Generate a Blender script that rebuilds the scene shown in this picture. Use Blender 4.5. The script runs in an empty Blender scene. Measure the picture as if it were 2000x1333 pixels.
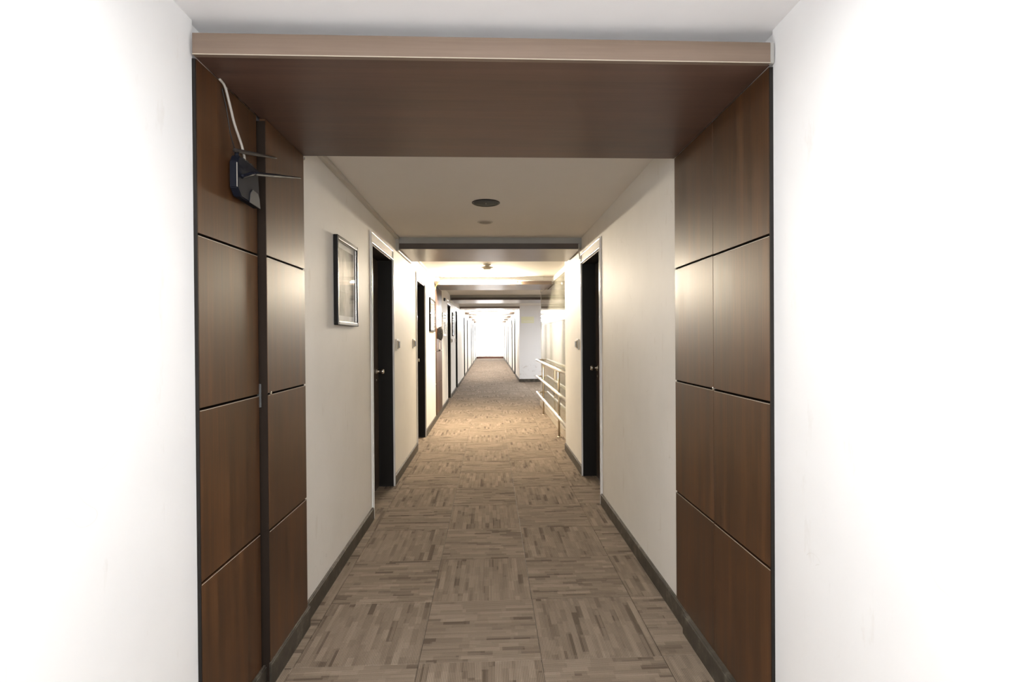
import bpy, bmesh, math, random
from mathutils import Matrix, Vector
random.seed(7)
S = bpy.context.scene
COL = S.collection

# ------------------------------------------------------------------ camera, world, light, exposure
def make_camera():
    f, yaw, pitch, roll, H = 1030.0, .0419, -.0065, .0069, 1.318
    F = Vector((math.sin(yaw)*math.cos(pitch), math.cos(yaw)*math.cos(pitch), math.sin(pitch)))
    R = Vector((math.cos(yaw), -math.sin(yaw), 0)); U = R.cross(F)
    c, s = math.cos(roll), math.sin(roll)
    R2 = c*R - s*U; U2 = s*R + c*U
    cam = bpy.data.cameras.new('camera'); o = bpy.data.objects.new('camera', cam); COL.objects.link(o)
    m = Matrix(((R2.x, U2.x, -F.x, 0), (R2.y, U2.y, -F.y, 0), (R2.z, U2.z, -F.z, H), (0, 0, 0, 1)))
    o.matrix_world = m
    cam.sensor_width = 36; cam.lens = f/2000*36; cam.clip_start = .02; cam.clip_end = 200
    S.camera = o
make_camera()
W = bpy.data.worlds.new('world'); S.world = W; W.use_nodes = True
W.node_tree.nodes['Background'].inputs[0].default_value = (1, .985, .97, 1)
W.node_tree.nodes['Background'].inputs[1].default_value = 9.0
S.view_settings.view_transform = 'Standard'; S.view_settings.look = 'None'
S.view_settings.gamma = 1; S.view_settings.use_curve_mapping = False
S.view_settings.exposure = 0.17
S.cycles.max_bounces = 10; S.cycles.diffuse_bounces = 7; S.cycles.glossy_bounces = 5
S.cycles.sample_clamp_indirect = 8
TUBE_WARM, TUBE_FAR = 1250.0, 520.0
def area(name, loc, size, size_y, power, color, rot=(0, 0, 0)):
    l = bpy.data.lights.new(name, 'AREA'); l.shape = 'RECTANGLE'; l.size = size; l.size_y = size_y
    l.energy = power; l.color = color
    o = bpy.data.objects.new(name, l); COL.objects.link(o); o.location = loc; o.rotation_euler = rot
area('lobby_ceiling_lamp', (0, .55, 2.2), 1.2, .5, 26, (.97, .985, 1))
def point_light(name, loc, r, power, color):
    l = bpy.data.lights.new(name, 'POINT'); l.shadow_soft_size = r; l.energy = power; l.color = color
    o = bpy.data.objects.new(name, l); COL.objects.link(o); o.location = loc
point_light('lobby_fill_light', (.05, -.5, 1.75), .2, 34, (.97, .985, 1))  # unseen fill added behind the camera to brighten the front ceiling
area('side_lobby_fill', (2.5, 12.9, 2.2), 1.2, .6, 170, (.95, .975, 1))  # out-of-view fill added to light the back wall of the side lobby

# ------------------------------------------------------------------ helpers
def M(name): return bpy.data.materials[name]
class N:
    """small node helper"""
    def __init__(s, name):
        s.m = bpy.data.materials.new(name); s.m.use_nodes = True; s.t = s.m.node_tree
        s.b = s.t.nodes['Principled BSDF']
    def n(s, typ, **kw):
        x = s.t.nodes.new(typ)
        for k, v in kw.items():
            if k.startswith('i_'):
                key = k[2:]; key = int(key) if key.isdigit() else key
                s.set(x.inputs[key], v)
            else: setattr(x, k, v)
        return x
    def set(s, inp, v):
        if isinstance(v, bpy.types.NodeSocket): s.t.links.new(v, inp)
        else: inp.default_value = v
    def math(s, op, a, b=0.0):
        x = s.t.nodes.new('ShaderNodeMath'); x.operation = op; s.set(x.inputs[0], a); s.set(x.inputs[1], b); return x.outputs[0]
    def ramp(s, fac, stops):
        x = s.t.nodes.new('ShaderNodeValToRGB'); s.set(x.inputs[0], fac)
        e = x.color_ramp.elements
        while len(e) < len(stops): e.new(.5)
        for el, (p, c) in zip(e, stops): el.position = p; el.color = (*c, 1)
        return x.outputs[0]
    def noise(s, vec, scale, detail=3, rough=.5):
        x = s.t.nodes.new('ShaderNodeTexNoise'); s.set(x.inputs['Vector'], vec)
        x.inputs['Scale'].default_value = scale; x.inputs['Detail'].default_value = detail; x.inputs['Roughness'].default_value = rough
        return x.outputs[0]
    def mapped(s, scale, rnd=False):
        tc = s.t.nodes.new('ShaderNodeTexCoord'); mp = s.t.nodes.new('ShaderNodeMapping'); mp.inputs['Scale'].default_value = scale
        v = tc.outputs['Object']
        if rnd:
            oi = s.t.nodes.new('ShaderNodeObjectInfo'); a = s.t.nodes.new('ShaderNodeVectorMath'); a.operation = 'ADD'
            k = s.t.nodes.new('ShaderNodeVectorMath'); k.operation = 'SCALE'; k.inputs[0].default_value = (37, 11, 23)
            s.t.links.new(oi.outputs['Random'], k.inputs['Scale'])
            s.t.links.new(v, a.inputs[0]); s.t.links.new(k.outputs[0], a.inputs[1]); v = a.outputs[0]
        s.t.links.new(v, mp.inputs[0]); return mp.outputs[0]
    def bump(s, h, strength, dist=.002):
        x = s.t.nodes.new('ShaderNodeBump'); s.set(x.inputs['Height'], h); x.inputs['Strength'].default_value = strength; x.inputs['Distance'].default_value = dist
        s.t.links.new(x.outputs[0], s.b.inputs['Normal'])
    def base(s, v): s.set(s.b.inputs['Base Color'], v if isinstance(v, bpy.types.NodeSocket) else (*v, 1))
    def p(s, **kw):
        for k, v in kw.items(): s.set(s.b.inputs[k.replace('_', ' ')], v)
def plain(name, col, rough=.5, metal=0, **kw):
    a = N(name); a.base(col); a.p(Roughness=rough, Metallic=metal)
    for k, v in kw.items(): a.p(**{k: v})
    return a.m

def paint(name, c1, c2, rough=.55, scuffs=0, spec=.4):
    a = N(name); v = a.mapped((1, 1, 1))
    f = a.noise(v, 1.7, 4, .6)
    col = a.ramp(f, [(.3, c1), (.7, c2)])
    if scuffs:
        st = a.noise(a.mapped((3, 3, .8)), 5, 5, .65)
        k = a.ramp(st, [(.62, (0, 0, 0)), (.70, (1, 1, 1))])
        mx = a.n('ShaderNodeMixRGB', blend_type='MULTIPLY', i_1=col, i_2=(.86, .83, .79, 1)); fac = a.math('MULTIPLY', k, scuffs); a.set(mx.inputs[0], fac)
        col = mx.outputs[0]
        # thin scratches
        w = a.n('ShaderNodeTexVoronoi', feature='DISTANCE_TO_EDGE', i_Scale=2.2)
        dv = a.n('ShaderNodeVectorMath', operation='ADD'); a.t.links.new(v, dv.inputs[0])
        nz = a.n('ShaderNodeTexNoise', i_Scale=3.0); a.t.links.new(v, nz.inputs[0]); a.t.links.new(nz.outputs[1], dv.inputs[1]); a.t.links.new(dv.outputs[0], w.inputs['Vector'])
        ln = a.math('LESS_THAN', w.outputs['Distance'], .0028)
        msk = a.math('GREATER_THAN', a.noise(v, 2.3, 2), .60)
        ln = a.math('MULTIPLY', a.math('MULTIPLY', ln, msk), scuffs*.6)
        m2 = a.n('ShaderNodeMixRGB', i_1=col, i_2=(.52, .48, .42, 1)); a.set(m2.inputs[0], ln); col = m2.outputs[0]
    a.base(col); a.p(Roughness=rough, Specular_IOR_Level=spec); a.bump(a.noise(v, 60, 3), .12, .002)
    return a.m
paint('white_paint', (.80, .80, .80), (.85, .85, .85), .55, .35)
paint('corridor_paint', (.74, .715, .665), (.80, .775, .73), .6, .5, .3)
paint('ceiling_paint', (.74, .71, .665), (.77, .74, .695), .8)
paint('lobby_ceiling_paint', (.86, .86, .87), (.88, .88, .89), .7)
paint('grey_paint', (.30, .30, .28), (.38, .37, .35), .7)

def wood(name, axis, c_dark, c_mid, c_light, rough=.3, coat=.25):
    a = N(name)
    sc = {'z': (14, 14, .55), 'x': (.5, 12, 12)}[axis]
    v = a.mapped(sc, rnd=True)
    g = a.noise(v, 1.6, 6, .62)
    sc2 = {'z': (160, 160, 4), 'x': (4, 160, 160)}[axis]
    g2 = a.noise(a.mapped(sc2), 1.0, 3, .6)
    g3 = a.noise(a.mapped((1.3, 1.3, 1.1), rnd=True), 2.2, 3, .6)
    f = a.math('ADD', a.math('ADD', a.math('MULTIPLY', g, .58), a.math('MULTIPLY', g2, .20)), a.math('MULTIPLY', g3, .22))
    col = a.ramp(f, [(.32, c_dark), (.50, c_mid), (.68, c_light)])
    # worn white flecks
    fl = a.noise(a.mapped((60, 60, 9) if axis == 'z' else (9, 60, 60)), 1.6, 4, .7)
    k = a.ramp(fl, [(.775, (0, 0, 0)), (.80, (1, 1, 1))])
    mx = a.n('ShaderNodeMixRGB', i_1=col, i_2=(.32, .26, .2, 1)); a.set(mx.inputs[0], a.math('MULTIPLY', k, .45))
    a.base(mx.outputs[0]); a.p(Roughness=a.math('ADD', a.math('MULTIPLY', g, .16), rough-.06), Coat_Weight=coat, Coat_Roughness=.22)
    a.bump(g2, .08, .001)
    return a.m
wood('panel_wood', 'z', (.027, .0125, .005), (.062, .026, .009), (.118, .048, .016), .41, .03)
wood('soffit_wood', 'x', (.068, .038, .027), (.105, .058, .042), (.14, .078, .056), .42, .1)
wood('fascia_wood', 'x', (.14, .098, .068), (.18, .128, .094), (.215, .156, .118), .4, .2)
wood('dark_wood', 'x', (.035, .024, .018), (.05, .034, .026), (.07, .05, .038), .45, .1)
wood('beam_wood', 'x', (.13, .088, .064), (.17, .12, .09), (.22, .16, .125), .3, .3)
wood('door_wood', 'z', (.06, .042, .030), (.09, .065, .047), (.12, .09, .067), .3, .5)
plain('dark_jamb', (.011, .009, .0075), .6, Specular_IOR_Level=.25)
def scuffed():
    a = N('scuffed_white_paint'); v = a.mapped((1, 1, 1))
    sp = a.n('ShaderNodeSeparateXYZ'); a.t.links.new(v, sp.inputs[0])
    low = a.math('MULTIPLY', a.math('LESS_THAN', sp.outputs[2], .52), a.math('LESS_THAN', sp.outputs[0], 1.65))
    k = a.ramp(a.noise(a.mapped((1, 1, 1.6)), 7, 6, .75), [(.56, (0, 0, 0)), (.66, (1, 1, 1))])
    mx = a.n('ShaderNodeMixRGB', i_1=(.80, .80, .815, 1), i_2=(.42, .34, .30, 1)); a.set(mx.inputs[0], a.math('MULTIPLY', a.math('MULTIPLY', k, low), .55))
    a.base(mx.outputs[0]); a.p(Roughness=.6)
scuffed()
plain('groove_dark', (.004, .003, .002), .9, Specular_IOR_Level=.05)
plain('leaf_edge', (.022, .015, .011), .7, Specular_IOR_Level=.1)
plain('pale_edge', (.50, .44, .36), .5)
plain('rubber_black', (.012, .012, .014), .42)
plain('router_plastic', (.007, .008, .014), .6, Specular_IOR_Level=.15)
plain('router_grey', (.07, .07, .07), .4)
plain('antenna_grey', (.035, .028, .025), .8, Specular_IOR_Level=.2)
plain('chrome', (.62, .60, .57), .22, 1)
plain('steel_rail', (.93, .91, .88), .28, .55)
plain('brass_post', (.56, .48, .37), .3, 1)
plain('white_metal', (.78, .77, .75), .25)
plain('white_plastic', (.75, .73, .68), .35)
plain('trunking_plastic', (.52, .49, .44), .5)
plain('black_gloss', (.008, .007, .0065), .4, Specular_IOR_Level=.22)
plain('grille_grey', (.085, .092, .092), .8)
plain('downlight_grey', (.26, .24, .20), .6)
plain('beige_plastic', (.55, .50, .40), .5)
plain('sign_yellow', (.80, .80, .58), .4)
plain('sign_white', (.9, .9, .86), .4)
plain('cable_grey', (.42, .39, .35), .5)
plain('cable_yellow', (.75, .60, .25), .5)
plain('sill_brown', (.14, .055, .04), .6)
plain('silver_frame', (.70, .68, .64), .25, .8)
def baseboard_mat():
    a = N('baseboard_stone'); v = a.mapped((1, 1, 1))
    g = a.noise(v, 14, 6, .7)
    a.base(a.ramp(g, [(.38, (.032, .027, .020)), (.55, (.060, .050, .038)), (.66, (.13, .115, .09))])); a.p(Roughness=.45)
baseboard_mat()
def granite():
    a = N('polished_stone'); v = a.mapped((1, 1, 1), rnd=True)
    a.base(a.ramp(a.noise(v, 3, 5, .6), [(.35, (.20, .20, .165)), (.65, (.28, .275, .235))])); a.p(Roughness=.05, IOR=1.5)
granite()
def glass():
    for nm in ('picture_glass', 'window_glass'):
        a = N(nm); a.t.nodes.remove(a.b)
        fr = a.n('ShaderNodeFresnel', i_IOR=1.5); geo = a.n('ShaderNodeNewGeometry'); fac = a.math('MULTIPLY', fr.outputs[0], a.math('SUBTRACT', 1.0, geo.outputs['Backfacing'])); g = a.n('ShaderNodeBsdfGlossy', i_Roughness=.02); tr = a.n('ShaderNodeBsdfTransparent')
        mx = a.n('ShaderNodeMixShader', i_0=fac, i_1=tr.outputs[0], i_2=g.outputs[0])
        a.t.links.new(mx.outputs[0], a.t.nodes['Material Output'].inputs[0])
glass()
def emit(name, col, st):
    a = N(name); a.base(col); a.set(a.b.inputs['Emission Color'], (*col, 1)); a.set(a.b.inputs['Emission Strength'], st)
emit('tube_lit', (1.0, .86, .66), TUBE_WARM)
emit('tube_lit_white', (1.0, .965, .93), TUBE_FAR)
def picture_mat(name, cols, seed):
    a = N(name); v = a.mapped((1, 1.3, .7)); ad = a.n('ShaderNodeVectorMath', operation='ADD'); a.t.links.new(v, ad.inputs[0]); ad.inputs[1].default_value = (seed, seed, seed)
    a.base(a.ramp(a.noise(ad.outputs[0], 5, 5, .6), list(zip((.3, .45, .55, .7), cols)))); a.p(Roughness=.5)
picture_mat('print_misty', [(.20, .20, .17), (.40, .40, .34), (.60, .58, .50), (.75, .73, .66)], 3)
picture_mat('print_dark', [(.10, .08, .06), (.3, .26, .2), (.5, .44, .34), (.7, .66, .58)], 9)

def carpet():
    a = N('striped_carpet')
    uv = a.n('ShaderNodeUVMap'); uv.uv_map = 'uv'
    sp = a.n('ShaderNodeSeparateXYZ'); a.t.links.new(uv.outputs[0], sp.inputs[0])
    u, vv = sp.outputs[0], sp.outputs[1]
    def layer(wid, ln, off):
        row = a.math('FLOOR', a.math('ADD', a.math('DIVIDE', vv, wid), off))
        w1 = a.n('ShaderNodeTexWhiteNoise', noise_dimensions='1D'); a.set(w1.inputs['W'], a.math('ADD', row, off*3.1))
        seg = a.math('FLOOR', a.math('ADD', a.math('DIVIDE', u, ln), a.math('MULTIPLY', w1.outputs[0], 17.0)))
        cb = a.n('ShaderNodeCombineXYZ'); a.set(cb.inputs[0], row); a.set(cb.inputs[1], seg); cb.inputs[2].default_value = off
        w2 = a.n('ShaderNodeTexWhiteNoise', noise_dimensions='3D'); a.t.links.new(cb.outputs[0], w2.inputs[0])
        return w2.outputs[0]
    t1 = layer(.0265, .17, .3); t2 = layer(.0265, .105, 5.3); t3 = layer(.0130, .26, 9.7)
    tone = a.math('ADD', a.math('ADD', a.math('MULTIPLY', t1, .45), a.math('MULTIPLY', t2, .30)), a.math('MULTIPLY', t3, .25))
    col = a.ramp(tone, [(.16, (.120, .091, .065)), (.32, (.202, .156, .115)), (.62, (.252, .198, .149)), (.9, (.303, .242, .185))])
    rib = a.math('SINE', a.math('MULTIPLY', vv, 2*math.pi/.0066))
    nz = a.noise(a.mapped((1, 1, 1)), 420, 2, .6)
    rb = a.math('ADD', a.math('ADD', .92, a.math('MULTIPLY', rib, .24)), a.math('MULTIPLY', a.math('SUBTRACT', nz, .5), .75))
    dirt = a.noise(a.mapped((1, .6, 1)), 1.6, 3)
    rb = a.math('MULTIPLY', rb, a.math('ADD', .86, a.math('MULTIPLY', dirt, .28)))
    cc = a.n('ShaderNodeCombineXYZ'); [a.set(cc.inputs[i], rb) for i in range(3)]
    mx = a.n('ShaderNodeMixRGB', blend_type='MULTIPLY', i_0=1.0, i_1=col); a.t.links.new(cc.outputs[0], mx.inputs[2])
    a.base(mx.outputs[0]); a.p(Roughness=.95, Specular_IOR_Level=.15)
    a.bump(a.math('ADD', rib, nz), .35, .0012)
carpet()

def box(bm, x0, x1, y0, y1, z0, z1, bev=0):
    r = bmesh.ops.create_cube(bm, size=1)
    vs = r['verts']
    for v in vs:
        v.co = Vector(((x0+x1)/2+v.co.x*(x1-x0), (y0+y1)/2+v.co.y*(y1-y0), (z0+z1)/2+v.co.z*(z1-z0)))
    if bev:
        es = list({e for v in vs for e in v.link_edges})
        bmesh.ops.bevel(bm, geom=es, offset=bev, segments=2, affect='EDGES', profile=.6)
def cyl(bm, p0, p1, r0, r1=None, seg=20, caps=True):
    p0, p1 = Vector(p0), Vector(p1); r1 = r0 if r1 is None else r1
    d = p1-p0
    m = Matrix.Translation((p0+p1)/2) @ d.to_track_quat('Z', 'Y').to_matrix().to_4x4()
    return bmesh.ops.create_cone(bm, cap_ends=caps, segments=seg, radius1=r0, radius2=r1, depth=d.length, matrix=m)['verts']
def lathe(bm, c, prof, axis='z', seg=28):
    """prof: (radius, offset) pairs along axis from c"""
    rings = []
    for r, h in prof:
        ring = []
        for k in range(seg):
            a = 2*math.pi*k/seg; p = (r*math.cos(a), r*math.sin(a), h)
            if axis == 'x': p = (p[2], p[0], p[1])
            ring.append(bm.verts.new(Vector(c)+Vector(p)))
        rings.append(ring)
    for A, B in zip(rings, rings[1:]):
        for k in range(seg): bm.faces.new((A[k], A[(k+1) % seg], B[(k+1) % seg], B[k]))
    bm.faces.new(rings[0][::-1]); bm.faces.new(rings[-1])
def tube(bm, pts, r, seg=10, sub=6):
    # Catmull-Rom through pts
    P = [Vector(p) for p in pts]; P = [P[0]*2-P[1]]+P+[P[-1]*2-P[-2]]
    path = []
    for i in range(1, len(P)-2):
        for k in range(sub):
            t = k/sub
            path.append(.5*((2*P[i])+(-P[i-1]+P[i+1])*t+(2*P[i-1]-5*P[i]+4*P[i+1]-P[i+2])*t*t+(-P[i-1]+3*P[i]-3*P[i+1]+P[i+2])*t**3))
    path.append(P[-2])
    rings = []
    for i, p in enumerate(path):
        d = (path[min(i+1, len(path)-1)]-path[max(i-1, 0)]).normalized()
        q = d.to_track_quat('Z', 'Y')
        rr = r(i/(len(path)-1)) if callable(r) else r
        rings.append([bm.verts.new(p+q @ Vector((rr*math.cos(2*math.pi*k/seg), rr*math.sin(2*math.pi*k/seg), 0))) for k in range(seg)])
    for A, B in zip(rings, rings[1:]):
        for k in range(seg): bm.faces.new((A[k], A[(k+1) % seg], B[(k+1) % seg], B[k]))
    bm.faces.new(rings[0][::-1]); bm.faces.new(rings[-1])
def obj(name, fn, mat, parent=None, smooth=False):
    bm = bmesh.new(); fn(bm)
    bmesh.ops.recalc_face_normals(bm, faces=bm.faces)
    me = bpy.data.meshes.new(name); bm.to_mesh(me); bm.free()
    if smooth:
        for p in me.polygons: p.use_smooth = True
    for mm in (mat if isinstance(mat, (list, tuple)) else [mat]): me.materials.append(M(mm))
    o = bpy.data.objects.new(name, me); COL.objects.link(o)
    if parent:
        o.parent = parent
        w = parent.matrix_basis.translation.copy(); pp = parent.parent
        while pp: w += pp.matrix_basis.translation; pp = pp.parent
        o.location = (0, 0, 0) if w.length < 1e-9 else -w
    return o
def bx(name, dims, mat, parent=None, bev=0):
    return obj(name, lambda bm: box(bm, *dims, bev), mat, parent)
def tag(o, label, cat, group=None):
    o['label'] = label; o['category'] = cat
    if group: o['group'] = group
    return o
def thing(name, label, cat, loc=(0, 0, 0), group=None):
    o = bpy.data.objects.new(name, None); COL.objects.link(o); o.location = loc; o.empty_display_size = .1
    return tag(o, label, cat, group)
def struct(o): o['kind'] = 'structure'; return o
def sempty(name):
    o = bpy.data.objects.new(name, None); COL.objects.link(o); o.empty_display_size = .1; return struct(o)

# ------------------------------------------------------------------ dimensions
XL, XR = -.865, .875            # corridor wall faces
ZC, ZS = 2.262, 2.152           # ceiling, soffit
YE = 33.6                        # end window
YG0, YG1, XG = 6.10, 10.25, 1.0  # polished stone wall on the far side of the rail
YB = 15.6                        # back wall of the side lobby
L_DOORS = [(3.89, 4.74), (6.25, 7.06), (10.82, 11.66), (13.3, 14.1), (17.5, 18.3), (19.9, 20.7), (24.2, 25.0), (26.6, 27.4), (30.6, 31.4)]
R_DOORS = [(4.12, 4.97), (18.1, 18.95), (20.4, 21.2), (24.9, 25.7), (27.4, 28.2), (31.0, 31.8)]
DH = 2.02; REC = .125

def wall_with_doors(bm, x_face, x_back, y0, y1, doors):
    a, b = min(x_face, x_back), max(x_face, x_back)
    y = y0
    for d0, d1 in doors:
        if d0 < y0 or d1 > y1: continue
        box(bm, a, b, y, d0, 0, ZC); box(bm, a, b, d0, d1, DH+.0, ZC); y = d1
    box(bm, a, b, y, y1, 0, ZC)
# left wall: near lobby stretch and corridor stretch are two pieces of wall
struct(obj('wall_left', lambda bm: wall_with_doors(bm, XL, XL-.25, 2.44, YE, L_DOORS), 'corridor_paint'))
struct(obj('wall_left_front', lambda bm: box(bm, -1.12, -.872, -2.2, 1.60, 0, ZC), 'white_paint'))
struct(obj('wall_left_portal', lambda bm: box(bm, -1.12, -.885, 1.60, 2.44, 0, ZC), 'white_paint'))
struct(obj('wall_right', lambda bm: wall_with_doors(bm, XR, XR+.25, 2.44, YG0, R_DOORS[:1]), 'corridor_paint'))
struct(obj('wall_right_front', lambda bm: box(bm, .879, 1.12, -2.2, 1.60, 0, ZC), 'white_paint'))
struct(obj('wall_right_portal', lambda bm: box(bm, .890, 1.12, 1.60, 2.44, 0, ZC), 'white_paint'))
struct(obj('wall_right_far', lambda bm: wall_with_doors(bm, XR, XR+.25, YB+.2, YE, R_DOORS[1:]), 'corridor_paint'))
struct(bx('wall_mirror_core', (XG+.012, XG+.2, YG0, YG1, 0, ZC), 'corridor_paint'))
struct(obj('wall_lobby_side', lambda bm: (box(bm, XG+.2, 3.6, YG1-.15, YG1, 0, ZC), box(bm, 3.6, 3.8, YG1-.15, YB+.2, 0, ZC)), 'corridor_paint'))
struct(bx('wall_lobby_back', (XR, 3.6, YB, YB+.2, 0, ZC), 'scuffed_white_paint'))
def backwall(bm):
    box(bm, -1.12, -.75, -2.4, -2.2, 0, ZC); box(bm, .75, 1.12, -2.4, -2.2, 0, ZC)
    box(bm, -.75, .75, -2.4, -2.2, 2.1, ZC); box(bm, -.75, .75, -2.4, -2.2, 0, 1.3)
struct(obj('wall_back', backwall, 'white_paint'))
struct(bx('ceiling_front', (-1.12, 1.12, -2.4, 2.44, ZC, ZC+.1), 'lobby_ceiling_paint'))
struct(obj('ceiling', lambda bm: box(bm, -1.12, 3.8, 2.44, YE+.2, ZC, ZC+.1), 'ceiling_paint'))
# unseen window added behind the camera to throw daylight on near walls
w2 = sempty('window_added')
def wframe(bm):
    for x0, x1, z0, z1 in ((-.75, -.70, 1.3, 2.1), (.70, .75, 1.3, 2.1), (-.70, .70, 1.3, 1.35), (-.70, .70, 2.05, 2.1), (-.02, .02, 1.35, 2.05)):
        box(bm, x0, x1, -2.33, -2.27, z0, z1, .003)
obj('window_frame', wframe, 'white_metal', w2)

# end window of the corridor
w1 = sempty('window_1')
def endframe(bm):
    box(bm, XL, XL+.03, YE, YE+.06, .13, ZC, .004); box(bm, XR-.03, XR, YE, YE+.06, .13, ZC, .004)
    box(bm, XL, XR, YE, YE+.06, ZC-.03, ZC, .004); box(bm, -.008, .018, YE, YE+.06, .13, ZC-.03, .004)
    box(bm, XL, XR, YE, YE+.06, .13, .17, .004)
obj('window_frame', endframe, 'white_metal', w1)
bx('window_sill', (XL, XR, YE-.02, YE+.1, .0, .10), 'sill_brown', w1, .004)
bx('window_wall', (XL, XR, YE, YE+.1, .10, .13), 'white_paint', w1)
for a, b in ((XL+.03, -.008), (.018, XR-.03)): bx('window_pane', (a, b, YE+.025, YE+.033, .17, ZC-.03), 'window_glass', w1)

# ------------------------------------------------------------------ floor and carpet tiles
fl = struct(bx('floor', (-1.12, 3.8, -2.4, YE+.2, -.12, -.007), 'baseboard_stone'))
T0, C0 = 2.141, -.298
def tile_geo(bm, uvl, x0, x1, y0, y1, r, c, k):
    g = .0009; n0 = len(bm.faces)
    x0 += g; x1 -= g; y0 += g; y1 -= g
    e = .0018; zt, zb = 0.0, -.007
    dz = random.uniform(-.0006, .0)
    zt += dz
    lo = [bm.verts.new(p) for p in ((x0, y0, zb), (x1, y0, zb), (x1, y1, zb), (x0, y1, zb))]
    mi = [bm.verts.new(p) for p in ((x0, y0, zt-e), (x1, y0, zt-e), (x1, y1, zt-e), (x0, y1, zt-e))]
    up = [bm.verts.new(p) for p in ((x0+e, y0+e, zt), (x1-e, y0+e, zt), (x1-e, y1-e, zt), (x0+e, y1-e, zt))]
    fs = [bm.faces.new(up)]
    for A, B in ((lo, mi), (mi, up)):
        for i in range(4): fs.append(bm.faces.new((A[i], A[(i+1) % 4], B[(i+1) % 4], B[i])))
    cx, cy = C0+.5*c, T0+.5*r
    for f_ in fs:
        for l in f_.loops:
            a, b = l.vert.co.x-cx, l.vert.co.y-cy
            u, v = (a, b) if (r+c) % 2 == 0 else (b, a)
            l[uvl].uv = (u+k*3.17, v+k*2.12)
cols = [(c, max(C0+.5*c, -1.0), min(C0+.5*c+.5, 1.0)) for c in range(-2, 3)]
def new_tile(parts, name, kind=None):
    bm = bmesh.new(); uvl = bm.loops.layers.uv.new('uv')
    for p in parts: tile_geo(bm, uvl, *p)
    me = bpy.data.meshes.new(name); bm.to_mesh(me); bm.free(); me.materials.append(M('striped_carpet'))
    o = bpy.data.objects.new(name, me); COL.objects.link(o); o.parent = fl
    if kind: o['kind'] = kind
    return o
far = []; k = 0
for r in range(-9, 63):
    y0, y1 = T0+.5*r, T0+.5*r+.5
    y0, y1 = max(y0, -2.2), min(y1, YE)
    if y1-y0 < .02: continue
    for c, x0, x1 in cols:
        k += 1
        p = (x0, x1, y0, y1, r, c, k)
        if y0 < 12.2 and y1 > .5: new_tile([p], 'carpet_tile')
        else: far.append(p)
    if YG1-.6 < y1 and y0 < YB:
        for c in range(3, 8):
            k += 1
            x0, x1 = C0+.5*c, min(C0+.5*c+.5, 3.6)
            if c == 3: x0 = 1.0; 
            far.append((x0 if c > 3 else 1.0, x1, y0, y1, r, c, k))
new_tile(far, 'far_carpet_tiles', 'stuff')

# ------------------------------------------------------------------ baseboards
def segs(y0, y1, doors):
    out = []; y = y0
    for a, b in doors:
        if a < y0 or b > y1: continue
        out.append((y, a-.012)); y = b+.012
    out.append((y, y1)); return out
def bb_profile(bm, xw, s, y0, y1, h=.088, t=.014):
    # s: direction away from the wall
    a, b = sorted((xw, xw+s*t)); box(bm, a, b, y0, y1, 0, h-.006, .001)
    a, b = sorted((xw, xw+s*t*.7)); box(bm, a, b, y0, y1, h-.006, h, .001)
struct(obj('baseboard_left', lambda bm: [bb_profile(bm, XL, 1, a, b) for a, b in segs(2.45, YE, L_DOORS)], 'baseboard_stone'))
struct(obj('baseboard_left_portal', lambda bm: (bb_profile(bm, -.862, 1, 1.60, 2.02, .088, .012), bb_profile(bm, -.8415, 1, 2.02, 2.45, .094, .010)), 'baseboard_stone'))
struct(obj('baseboard_right', lambda bm: [bb_profile(bm, XR, -1, a, b) for a, b in segs(2.24, YG0, R_DOORS[:1])], 'baseboard_stone'))
struct(obj('baseboard_right_portal', lambda bm: bb_profile(bm, .868, -1, 1.60, 2.30, .088, .022), 'baseboard_stone'))
struct(obj('baseboard_right_far', lambda bm: [bb_profile(bm, XR, -1, a, b) for a, b in segs(YB, YE, R_DOORS[1:])], 'baseboard_stone'))
struct(bx('baseboard_lobby', (XR, 3.6, YB-.014, YB, 0, .09), 'baseboard_stone', None, .001))

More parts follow.
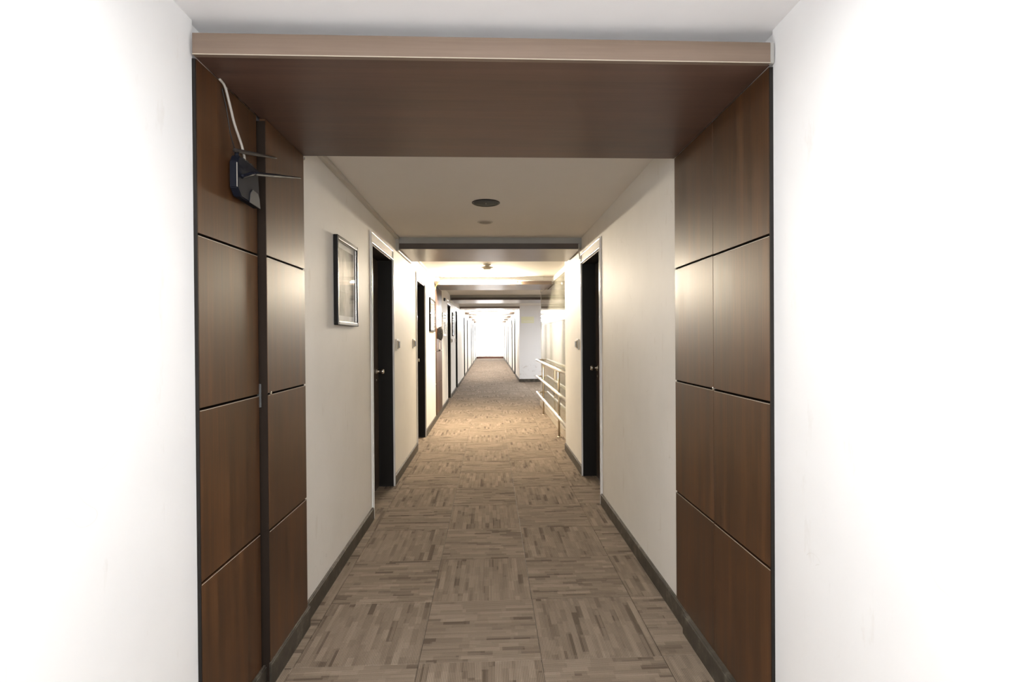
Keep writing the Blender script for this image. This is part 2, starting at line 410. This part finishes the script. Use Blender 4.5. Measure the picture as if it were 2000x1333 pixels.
# ------------------------------------------------------------------ doors
def door(num, side, y0, y1, detail=True):
    d = sempty('door_%d' % num)
    xf = XL if side < 0 else XR        # wall face
    o = side                            # outward direction
    def X(a, b): a, b = xf+o*a, xf+o*b; return (min(a, b), max(a, b))
    # jamb: two reveals and a head
    def jamb(bm):
        box(bm, *X(.001, .249), y0, y0+.012, 0, DH-.012, .001); box(bm, *X(.001, .249), y1-.012, y1, 0, DH-.012, .001)
        box(bm, *X(.001, .249), y0, y1, DH-.012, DH, .001)
        box(bm, *X(REC+.045, REC+.060), y0+.012, y0+.03, 0, DH-.012); box(bm, *X(REC+.045, REC+.060), y1-.03, y1-.012, 0, DH-.012)
    obj('door_jamb', jamb, 'dark_jamb', d)
    gz = [1.883-.158*i for i in range(4)]
    def leaf(bm):
        zs = [.006]+[z for z in gz[::-1]]+[DH-.014]
        ym = y0+.016+(y1-y0)*.72
        box(bm, *X(REC, REC+.04), ym, y1-.016, .006, DH-.014, .001)
        for a, b in zip(zs, zs[1:]): box(bm, *X(REC, REC+.04), y0+.016, ym, a+(.003 if a > .1 else 0), b-(.003 if b < 2 else 0), .0012)
        box(bm, *X(REC+.006, REC+.038), y0+.017, ym, .01, DH-.02)
    lf = obj('door_leaf', leaf, 'door_wood', d)
    lip, pr = (-.014, -.010) if y0 < 9 else (-.003, -.004)
    def arch(bm):
        box(bm, *X(pr, .001), y0-.022, y0, .0, DH+.085, .001); box(bm, *X(pr, .001), y1, y1+.022, .0, DH+.085, .001)
        box(bm, *X(-.012, .001), y0, y1, DH-.001, DH+.011, .003)
        box(bm, *X(-.010, .001), y0, y1, DH+.073, DH+.085, .003)
        box(bm, *X(lip, .004), y0-.004, y0+.004, 0, DH, .001); box(bm, *X(lip, .004), y1-.004, y1+.004, 0, DH, .001)
    obj('architrave', arch, 'white_metal', d)
    bx('header_panel', (*X(-.004, .001), y0, y1, DH+.011, DH+.073), 'corridor_paint', d)
    # knob on the latch side (away from the camera)
    yk = y1-.10; zk = 1.03
    hb = obj('door_handle', lambda bm: lathe(bm, (xf+o*REC, yk, zk), [(.028, 0), (.030, -o*.006), (.013, -o*.012), (.011, -o*.035), (.024, -o*.045), (.027, -o*.058), (.018, -o*.068)], 'x', 20), 'chrome', d, True)
    obj('keyhole_plate', lambda bm: lathe(bm, (xf+o*REC, yk, zk-.075), [(.012, 0), (.012, -o*.003), (.008, -o*.004)], 'x', 14), 'chrome', d, True)
for i, (a, b) in enumerate(L_DOORS): door(i+1, -1, a, b)
for i, (a, b) in enumerate(R_DOORS): door(i+1+len(L_DOORS), 1, a, b)

# ------------------------------------------------------------------ portal cladding
GZ = [.084, .591, 1.110, 1.632, ZS-.002]
def panels(par, xf, o, y0, y1, z_shift=0.0, thick=.018, mat='panel_wood', skip=None):
    """four stacked boards with recessed joints; o = direction into the wall"""
    for i in range(4):
        a, b = GZ[i]+(.004 if i else 0)+z_shift*(i > 0), GZ[i+1]-(.004 if i < 3 else 0)+z_shift*(i < 3)
        x0, x1 = sorted((xf, xf+o*thick))
        bx('wood_panel', (x0, x1, y0, y1, a, b), mat, par, .0012)
def strips(par, xf, o, y0, y1, z_shift=0.0):
    for g in GZ[1:4]:
        x0, x1 = sorted((xf+o*.007, xf+o*.016)); bx('joint_strip', (x0, x1, y0, y1, g-.006+z_shift, g+.006+z_shift), 'groove_dark', par)
        x0, x1 = sorted((xf-o*.0002, xf+o*.004)); bx('joint_edge', (x0, x1, y0+.002, y1-.002, g-.0058+z_shift, g-.0042+z_shift), 'pale_edge', par)
pl = thing('wall_cladding', 'dark wood panelling with a router fixed to it, beside the portal cupboard door', 'wall panelling')
panels(pl, -.862, -1, 1.602, 2.004); strips(pl, -.862, -1, 1.602, 2.004)
bx('end_board', (-.885, -.8622, 1.597, 1.602, .0, ZS-.004), 'dark_jamb', pl, .0008)
bx('shadow_gap', (-.884, -.8815, 2.004, 2.03, 0, ZS), 'groove_dark', pl)
pc = thing('cupboard_door', 'narrow dark wood panelled cupboard door standing proud, with steel hinge and glossy glare', 'cupboard door')
panels(pc, -.840, -1, 2.030, 2.438, 0, .022, 'panel_wood'); strips(pc, -.840, -1, 2.033, 2.436)
bx('door_edge', (-.8835, -.8405, 2.026, 2.030, .02, ZS-.012), 'leaf_edge', pc, .0006)
bx('door_core', (-.882, -.8625, 2.031, 2.437, .02, ZS-.012), 'groove_dark', pc)
def hinge(bm):
    box(bm, -.8745, -.8635, 2.012, 2.024, 1.062, 1.150, .001)
    for i in range(5): cyl(bm, (-.8640, 2.0195, 1.062+.0176*i), (-.8640, 2.0195, 1.062+.0176*i+.0166), .004, seg=10)
obj('hinge', hinge, 'router_grey', pc)
obj('lock_barrel', lambda bm: lathe(bm, (-.8405, 2.052, 1.112), [(.007, 0), (.007, .004), (.004, .005)], 'x', 14), 'chrome', pc)
pr = thing('wall_cladding', 'dark wood panelling with a hairline seam and small lock, opposite the router', 'wall panelling')
panels(pr, .868, 1, 1.602, 2.0145); strips(pr, .868, 1, 1.602, 2.0145)
panels(pr, .868, 1, 2.0165, 2.438, .001); strips(pr, .868, 1, 2.0165, 2.438, .001)
bx('end_board', (.8682, .890, 1.597, 1.602, .0, ZS-.004), 'dark_jamb', pr, .0008)
obj('lock_barrel', lambda bm: lathe(bm, (.8685, 2.012, 1.113), [(.007, 0), (.007, -.004), (.004, -.005)], 'x', 14), 'chrome', pr)

# ------------------------------------------------------------------ ceiling beams (portal head first)
pb = thing('portal_head', 'wide dark wood soffit with a paler fascia board heading the portal', 'ceiling beam')
bx('soffit_board', (-.862, .868, 1.598, 2.444, ZS, ZS+.016), 'soffit_wood', pb, .001)
bx('fascia_board', (-.861, .862, 1.580, 1.598, ZS-.001, ZS+.062), 'fascia_wood', pb, .0015)
bx('fascia_edge', (-.861, .862, 1.5785, 1.5802, ZS-.0016, ZS+.0006), 'pale_edge', pb)
bx('beam_core', (-.866, .872, 1.70, 2.44, ZS+.016, ZC), 'white_paint', pb)
obj('plaster_patch', lambda bm: box(bm, .862, .876, 1.582, 1.597, ZS, ZS+.064, .004), 'grey_paint', pb)
def beam(y0, dep, label, xr=XR, fascia='dark_wood', gap=.0):
    t = thing('ceiling_beam', label, 'ceiling beam')
    bx('soffit_board', (XL+.02, xr-.02, y0, y0+dep, ZS, ZS+.014), 'beam_wood', t, .001)
    bx('fascia_board', (XL+.022, xr-.022, y0-.014, y0, ZS, ZS+.052), fascia, t, .001)
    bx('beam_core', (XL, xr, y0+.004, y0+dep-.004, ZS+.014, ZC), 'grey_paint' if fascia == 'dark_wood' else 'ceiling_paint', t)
    return t
b1 = beam(4.975, .80, 'first cross beam beyond the portal, dark fascia board below a grey strip')
obj('screw', lambda bm: [lathe(bm, (x, 4.961, ZS+.049), [(.004, 0), (.003, .001)], 'z', 8) for x in (-.42, -.12, .18, .54)], 'chrome', b1)
beam(8.28, .95, 'brown cross beam lit by the bright tube light mounted before it', 1.0, 'fascia_wood')
beam(11.64, 1.15, 'grey cross beam reaching over the side lobby, in shade', 3.6)
for i, (y, lb) in enumerate(((15.0, 'small cross beam level with the far corner of the side lobby'), (18.4, 'distant cross beam between the bright tube lights, next after the lobby corner'), (21.8, 'distant cross beam, third before the end window'), (25.2, 'distant cross beam, second before the end window'), (28.6, 'distant cross beam nearest the end window'))):
    beam(y, .85, lb, XR, 'fascia_wood')

# panelled pilaster under the second beam on the picture side
pp_ = thing('wood_pilaster', 'narrow brown wood panelled pilaster behind the black wall phone', 'pilaster')
for (a, b) in ((8.42, 8.885), (8.895, 9.40)):
    for z0, z1 in ((.09, .585), (.592, 1.10), (1.107, 1.62), (1.627, ZS)): bx('wood_panel', (XL+.0005, XL+.016, a, b, z0, z1), 'panel_wood', pp_, .001)

# ------------------------------------------------------------------ polished stone wall and handrail
gw = thing('stone_wall_facing', 'tall polished grey stone slabs reflecting the corridor behind the steel handrail', 'wall facing')
zt = ZC-.075
for a, b in ((YG0, 7.25), (7.254, 8.7), (8.704, YG1)):
    bx('stone_slab', (XG, XG+.012, a, b, .10, 1.55), 'polished_stone', gw, .0008)
    bx('stone_slab', (XG, XG+.012, a, b, 1.553, zt), 'polished_stone', gw, .0008)
bx('top_trim', (XG-.012, XG+.012, YG0, YG1, zt, ZC-.001), 'white_metal', gw, .003)
bx('kerb', (XG-.035, XG+.012, YG0, YG1, 0, .10), 'pale_edge', gw, .004)
bx('edge_trim', (XG-.004, XG+.014, YG1, YG1+.01, 0, ZC-.001), 'white_metal', gw, .001)
hr = thing('handrail', 'three-bar steel handrail on brass posts in front of polished stone wall', 'handrail')
for z in (.885, .57, .262):
    rl = obj('rail', lambda bm: cyl(bm, (.90, YG0-.3+.32, z), (.90, 10.12, z), .022, seg=18), 'steel_rail', hr, True)
    obj('rail_return', lambda bm: (cyl(bm, (.90, 10.105, z), (XG, 10.105, z), .013, seg=14), lathe(bm, (XG-.003, 10.105, z), [(.026, 0), (.026, -.004), (.014, -.008)], 'x', 16)), 'brass_post', rl, True)
for y in (6.92, 8.93):
    ps = obj('post', lambda bm: cyl(bm, (.905, y, .0), (.905, y, .868), .0135, seg=16), 'brass_post', hr, True)
    obj('post_flange', lambda bm: lathe(bm, (.905, y, 0), [(.032, 0), (.032, .004), (.018, .012)], 'z', 18), 'brass_post', ps, True)

# ------------------------------------------------------------------ lights
def fixture(y, x0, x1, t0, t1, warm, label):
    t = thing('tube_light', label, 'ceiling light', group='fluorescent tube lights at the cross beams')
    obj('housing', lambda bm: box(bm, x0, x1, y-.085, y-.045, ZC-.050, ZC-.0005, .004), 'white_metal', t)
    obj('tube', lambda bm: cyl(bm, (t0, y-.065, ZC-.072), (t1, y-.065, ZC-.072), .014, seg=12), 'tube_lit' if warm else 'tube_lit_white', t, True)
    for x, s in ((t0, -1), (t1, 1)):
        bx('tube_holder', (min(x, x+s*.025), max(x, x+s*.025), y-.085, y-.045, ZC-.092, ZC-.05), 'beige_plastic', t, .002)
fixture(8.26, -.78, .84, -.72, .42, True, 'bright warm tube light, nearest lit lamp, by the smoke detector')
for y, lb in ((18.38, 'lit tube light, first one past the lobby corner'), (21.78, 'distant lit tube light, third before the end window'), (25.18, 'distant lit tube light, second before the end window'), (28.58, 'distant lit tube light nearest the end window')):
    fixture(y, -.70, .70, -.64, .64, False, lb)

# ------------------------------------------------------------------ ceiling fittings
sp = thing('ceiling_speaker', 'large round dark grey ceiling speaker grille in a black rim', 'speaker', (-.021, 3.69, ZC))
obj('rim', lambda bm: lathe(bm, (-.021, 3.69, ZC), [(.098, -.0005), (.098, -.004), (.090, -.008), (.084, -.004), (.084, -.001)], 'z', 40), 'rubber_black', sp, True)
obj('grille', lambda bm: lathe(bm, (-.021, 3.69, ZC), [(.084, -.001), (.084, -.0055), (.03, -.0075)], 'z', 40), 'grille_grey', sp, True)
obj('centre_screw', lambda bm: lathe(bm, (-.021, 3.69, ZC-.0075), [(.004, 0), (.003, -.002)], 'z', 10), 'chrome', sp)
dl = thing('downlight', 'small unlit round downlight behind the large dark speaker grille', 'ceiling light', (-.032, 4.31, ZC))
obj('rim', lambda bm: lathe(bm, (-.032, 4.31, ZC), [(.062, -.0005), (.062, -.003), (.056, -.007), (.048, -.003)], 'z', 32), 'trunking_plastic', dl, True)
obj('diffuser', lambda bm: lathe(bm, (-.032, 4.31, ZC), [(.048, -.001), (.046, -.006), (.02, -.010)], 'z', 32), 'downlight_grey', dl, True)
sd = thing('smoke_detector', 'white smoke detector hanging under the brightly lit ceiling', 'smoke detector', (-.03, 6.81, ZC))
obj('base', lambda bm: lathe(bm, (-.03, 6.81, ZC), [(.05, -.0005), (.05, -.012), (.028, -.016), (.028, -.024)], 'z', 24), 'white_plastic', sd, True)
obj('sensor_head', lambda bm: lathe(bm, (-.03, 6.81, ZC-.024), [(.040, 0), (.082, -.014), (.080, -.020), (.050, -.028), (.048, -.038), (.030, -.042)], 'z', 28), 'beige_plastic', sd, True)

# ------------------------------------------------------------------ trunking and cables
ct = thing('cable_trunking', 'grey plastic trunking running along the ceiling corner above the pictures', 'trunking')
for a, b in ((2.45, 3.1), (3.102, 4.955)): bx('trunking_length', (XL, XL+.030, a, b, ZC-.022, ZC-.0005), 'trunking_plastic', ct, .002)
ct2 = thing('cable_trunking', 'pale trunking tucked under the first cross beam', 'trunking')
bx('trunking_length', (XL, XL+.024, 4.93, 5.79, ZS-.019, ZS-.0005), 'white_plastic', ct2, .002)
bx('drop_length', (XL, XL+.028, 4.925, 4.957, ZS-.02, ZC-.022), 'grey_paint', ct2, .002)
ct3 = thing('cable_trunking', 'white trunking along the bright ceiling between the first two cross beams', 'trunking')
bx('trunking_length', (XL, XL+.024, 5.80, 8.1, ZC-.022, ZC-.0005), 'white_plastic', ct3, .002)
ct4 = thing('cable_trunking', 'white trunking stub below the grey shaded cross beam', 'trunking')
bx('trunking_length', (XL, XL+.024, 11.6, 12.8, ZS-.022, ZS-.0005), 'white_plastic', ct4, .002)
tag(obj('cable', lambda bm: tube(bm, [(.845, 4.955, 2.20), (.846, 4.96, 2.15), (.852, 4.97, 2.10), (.858, 4.975, 2.06)], .006), 'cable_grey', None, True), 'short dark cable dropping from the first cross beam to the door frame', 'cable')
tag(obj('cable', lambda bm: (tube(bm, [(-.70, 8.24, 2.21), (-.77, 8.24, 2.19), (-.83, 8.25, 2.13), (-.845, 8.26, 2.07)], .004), tube(bm, [(-.68, 8.22, 2.20), (-.76, 8.23, 2.20), (-.82, 8.25, 2.16), (-.848, 8.26, 2.09)], .004)), 'cable_yellow', None, True), 'pair of yellow cables at the end of the bright tube light', 'cable')
tag(obj('cable', lambda bm: tube(bm, [(-.845, 2.425, ZS-.004), (-.84, 2.447, ZS-.016), (-.842, 2.455, ZS-.004), (-.855, 2.452, ZS-.03), (-.858, 2.452, ZS-.001)], .0025), 'cable_grey', None, True), 'tiny grey cable loop at the upper corner of the cupboard door', 'cable')

# ------------------------------------------------------------------ router with cable
rt = thing('wifi_router', 'black wireless router with two thin antennas mounted high on wood panelling', 'router', (-.845, 1.88, 1.87))
def router_body(bm):
    # wedge body standing off the panel: outline in (y, z)
    out = [(1.775, 1.905), (1.79, 1.93), (1.93, 1.925), (1.945, 1.79), (1.80, 1.795), (1.775, 1.82)]
    A = [bm.verts.new((-.852, y, z)) for y, z in out]; B = [bm.verts.new((-.826, y+.002, z)) for y, z in out]
    bm.faces.new(A[::-1]); bm.faces.new(B)
    for i in range(6): bm.faces.new((A[i], A[(i+1) % 6], B[(i+1) % 6], B[i]))
    bmesh.ops.bevel(bm, geom=list(bm.edges), offset=.003, segments=2, affect='EDGES')
obj('router_body', router_body, 'router_plastic', rt)
bx('front_seam', (-.8285, -.8265, 1.7738, 1.7765, 1.822, 1.902), 'cable_grey', rt, .0008)
def plate(bm):
    pts = [(1.86, 1.792), (1.945, 1.789), (1.938, 1.822), (1.925, 1.838), (1.885, 1.842), (1.868, 1.825)]
    A = [bm.verts.new((-.8262, y, z)) for y, z in pts]; B = [bm.verts.new((-.8245, y, z)) for y, z in pts]
    bm.faces.new(A[::-1]); bm.faces.new(B)
    for i in range(6): bm.faces.new((A[i], A[(i+1) % 6], B[(i+1) % 6], B[i]))
obj('cover_plate', plate, 'router_grey', rt)
for i, y in enumerate((1.83, 1.86, 1.89)): bx('socket', (-.848, -.832, y, y+.018, 1.926, 1.936), 'rubber_black', rt, .001)
bx('wall_bracket', (-.862, -.850, 1.80, 1.92, 1.84, 1.88), 'rubber_black', rt, .001)
def antenna(p0, p1, r):
    p0, p1 = Vector(p0), Vector(p1)
    def f(bm):
        tube(bm, [p0, p0.lerp(p1, .33), p0.lerp(p1, .62), p1], lambda t: r if t < .45 else r*(1-(t-.45)/.55*.55), 12)
    return f
a1 = obj('antenna', antenna((-.834, 1.775, 1.941), (-.838, 2.125, 2.034), .0068), 'antenna_grey', rt, True)
obj('antenna_hinge', lambda bm: cyl(bm, (-.838, 1.795, 1.925), (-.836, 1.795, 1.945), .007, seg=12), 'router_plastic', a1, True)
a2 = obj('antenna', antenna((-.812, 1.85, 1.888), (-.822, 2.345, 2.022), .0066), 'router_plastic', rt, True)
obj('antenna_hinge', lambda bm: tube(bm, [(-.824, 1.80, 1.862), (-.815, 1.83, 1.878), (-.812, 1.86, 1.891)], .0068), 'router_plastic', a2, True)
tag(obj('cable', lambda bm: tube(bm, [(-.856, 1.725, 2.150), (-.853, 1.755, 2.138), (-.851, 1.785, 2.085), (-.85, 1.81, 2.04), (-.848, 1.852, 1.99), (-.846, 1.868, 1.955), (-.843, 1.865, 1.934)], .0042), 'cable_grey', None, True), 'slack pale grey cable dropping from the portal head into the router', 'cable')
tag(obj('cable', lambda bm: tube(bm, [(-.858, 1.745, 2.13), (-.858, 1.775, 2.07), (-.858, 1.80, 2.0), (-.856, 1.83, 1.955)], .0016), 'rubber_black', None, True), 'thin dark wire beside the pale router cable', 'cable')

# ------------------------------------------------------------------ framed pictures
def picture(y0, y1, z0, z1, label, fr='black_gloss', pr_='print_misty', t=.026, fw=.022):
    p = thing('picture_frame', label, 'picture', (XL, (y0+y1)/2, z0), 'framed pictures along the corridor')
    x0, x1 = XL+.001, XL+t
    def bar(bm, a, b, c, d): box(bm, x0, x1, a, b, c, d, .004)
    obj('frame', lambda bm: (bar(bm, y0, y0+fw, z0, z1), bar(bm, y1-fw, y1, z0, z1), bar(bm, y0+fw, y1-fw, z1-fw, z1), bar(bm, y0+fw, y1-fw, z0, z0+fw)), fr, p)
    def lip(bm):
        a, b, c, d = y0+fw, y1-fw, z0+fw, z1-fw
        for q in ((a, a+.002, c, d), (b-.002, b, c, d), (a, b, d-.003, d), (a, b, c, c+.004)): box(bm, x0+.010, x1-.008, *q)
    obj('inner_lip', lip, 'silver_frame', p)
    bx('mount', (x0+.004, x0+.006, y0+fw, y1-fw, z0+fw, z1-fw), 'sign_white', p)
    m = .035
    bx('print', (x0+.006, x0+.0065, y0+fw+m, y1-fw-m, z0+fw+m, z1-fw-m), pr_, p)
    bx('glass_pane', (x0+.012, x0+.014, y0+fw+.002, y1-fw-.002, z0+fw+.002, z1-fw-.002), 'picture_glass', p)
picture(2.965, 3.42, 1.395, 1.900, 'black framed picture hanging nearest, between the cupboard door and first door')
picture(7.56, 8.22, 1.415, 1.905, 'black framed picture before the pilaster, catching white glare', 'black_gloss', 'print_dark')
picture(9.62, 10.22, 1.36, 1.78, 'small pale framed picture just past the black wall phone', 'silver_frame', 'print_misty')
picture(12.15, 12.62, 1.36, 1.91, 'distant dark framed picture between the third and fourth doors', 'black_gloss', 'print_dark')

# ------------------------------------------------------------------ card switches and small boxes
def switch(side, y0, y1, z0, z1, label):
    s = thing('card_switch', label, 'switch', (XL if side < 0 else XR, (y0+y1)/2, z0), 'key card switches by the doors')
    xf = XL if side < 0 else XR; o = -side
    def X(a, b): a, b = xf+o*a, xf+o*b; return (min(a, b), max(a, b))
    bx('switch_plate', (*X(0, .012), y0, y1, z0, z1), 'white_plastic', s, .003)
    bx('slot_surround', (*X(.012, .024), y0+.018, y1-.018, z0+.014, z1-.014), 'beige_plastic', s, .003)
    bx('card_slot', (*X(.0235, .028), y0+.028, y1-.026, z0+.024, z1-.022), 'rubber_black', s)
switch(-1, 4.875, 4.99, 1.205, 1.312, 'white key card switch just past the nearest door on the picture side')
switch(-1, 5.93, 6.05, 1.205, 1.310, 'white key card switch just before the second door on the picture side')
switch(1, 5.13, 5.26, 1.195, 1.300, 'white key card switch beside the door nearest the handrail')
switch(-1, 11.80, 11.92, 1.205, 1.31, 'tiny distant card switch past the third door on the picture side')
switch(-1, 13.02, 13.14, 1.205, 1.31, 'tiny distant card switch before the fourth door on the picture side')
tag(bx('junction_box', (XL, XL+.03, 9.98, 10.12, 2.02, 2.075), 'rubber_black', None, .003), 'tiny black box high on the wall above the small pale picture', 'junction box')

# wall phone
ph = thing('wall_phone', 'black wall phone with dangling cord on the wood pilaster', 'telephone', (XL+.016, 8.62, 1.39))
xb = XL+.016
bx('wall_cradle', (xb, xb+.052, 8.56, 8.68, 1.305, 1.475), 'black_gloss', ph, .008)
def handset(bm):
    tube(bm, [(xb+.035, 8.62, 1.29), (xb+.056, 8.62, 1.33), (xb+.062, 8.62, 1.39), (xb+.056, 8.62, 1.45), (xb+.035, 8.62, 1.495)], lambda t: .030-.004*math.sin(math.pi*t), 14)
obj('handset', handset, 'black_gloss', ph, True)
def coil(bm):
    pts = [(xb+.03+.008*math.cos(i*1.6), 8.62+.008*math.sin(i*1.6), 1.29-.0032*i) for i in range(52)]
    tube(bm, pts, .0025, 6, 2)
obj('cord', coil, 'cable_grey', ph, True)
obj('cord_knot', lambda bm: bmesh.ops.create_icosphere(bm, subdivisions=2, radius=.018, matrix=Matrix.Translation((xb+.03, 8.62, 1.12))), 'rubber_black', ph, True)

# ------------------------------------------------------------------ yellow sign on the lobby corner wall
sg = thing('wall_sign', 'faded pale yellow rectangular sign on the white lobby corner wall', 'sign', (1.11, YB, 1.74))
bx('sign_plate', (.93, 1.31, YB-.006, YB, 1.745, 1.935), 'sign_yellow', sg, .001)
def sign_text(bm):
    random.seed(3); x = .995
    box(bm, .96, .985, YB-.008, YB-.006, 1.797, 1.803)
    while x < 1.27:
        w = random.uniform(.008, .016); h = random.choice((.018, .018, .026)); box(bm, x, x+w, YB-.008, YB-.006, 1.79, 1.79+h); x += w+.006
obj('lettering', sign_text, 'sign_white', sg)
bpy.context.view_layer.update()
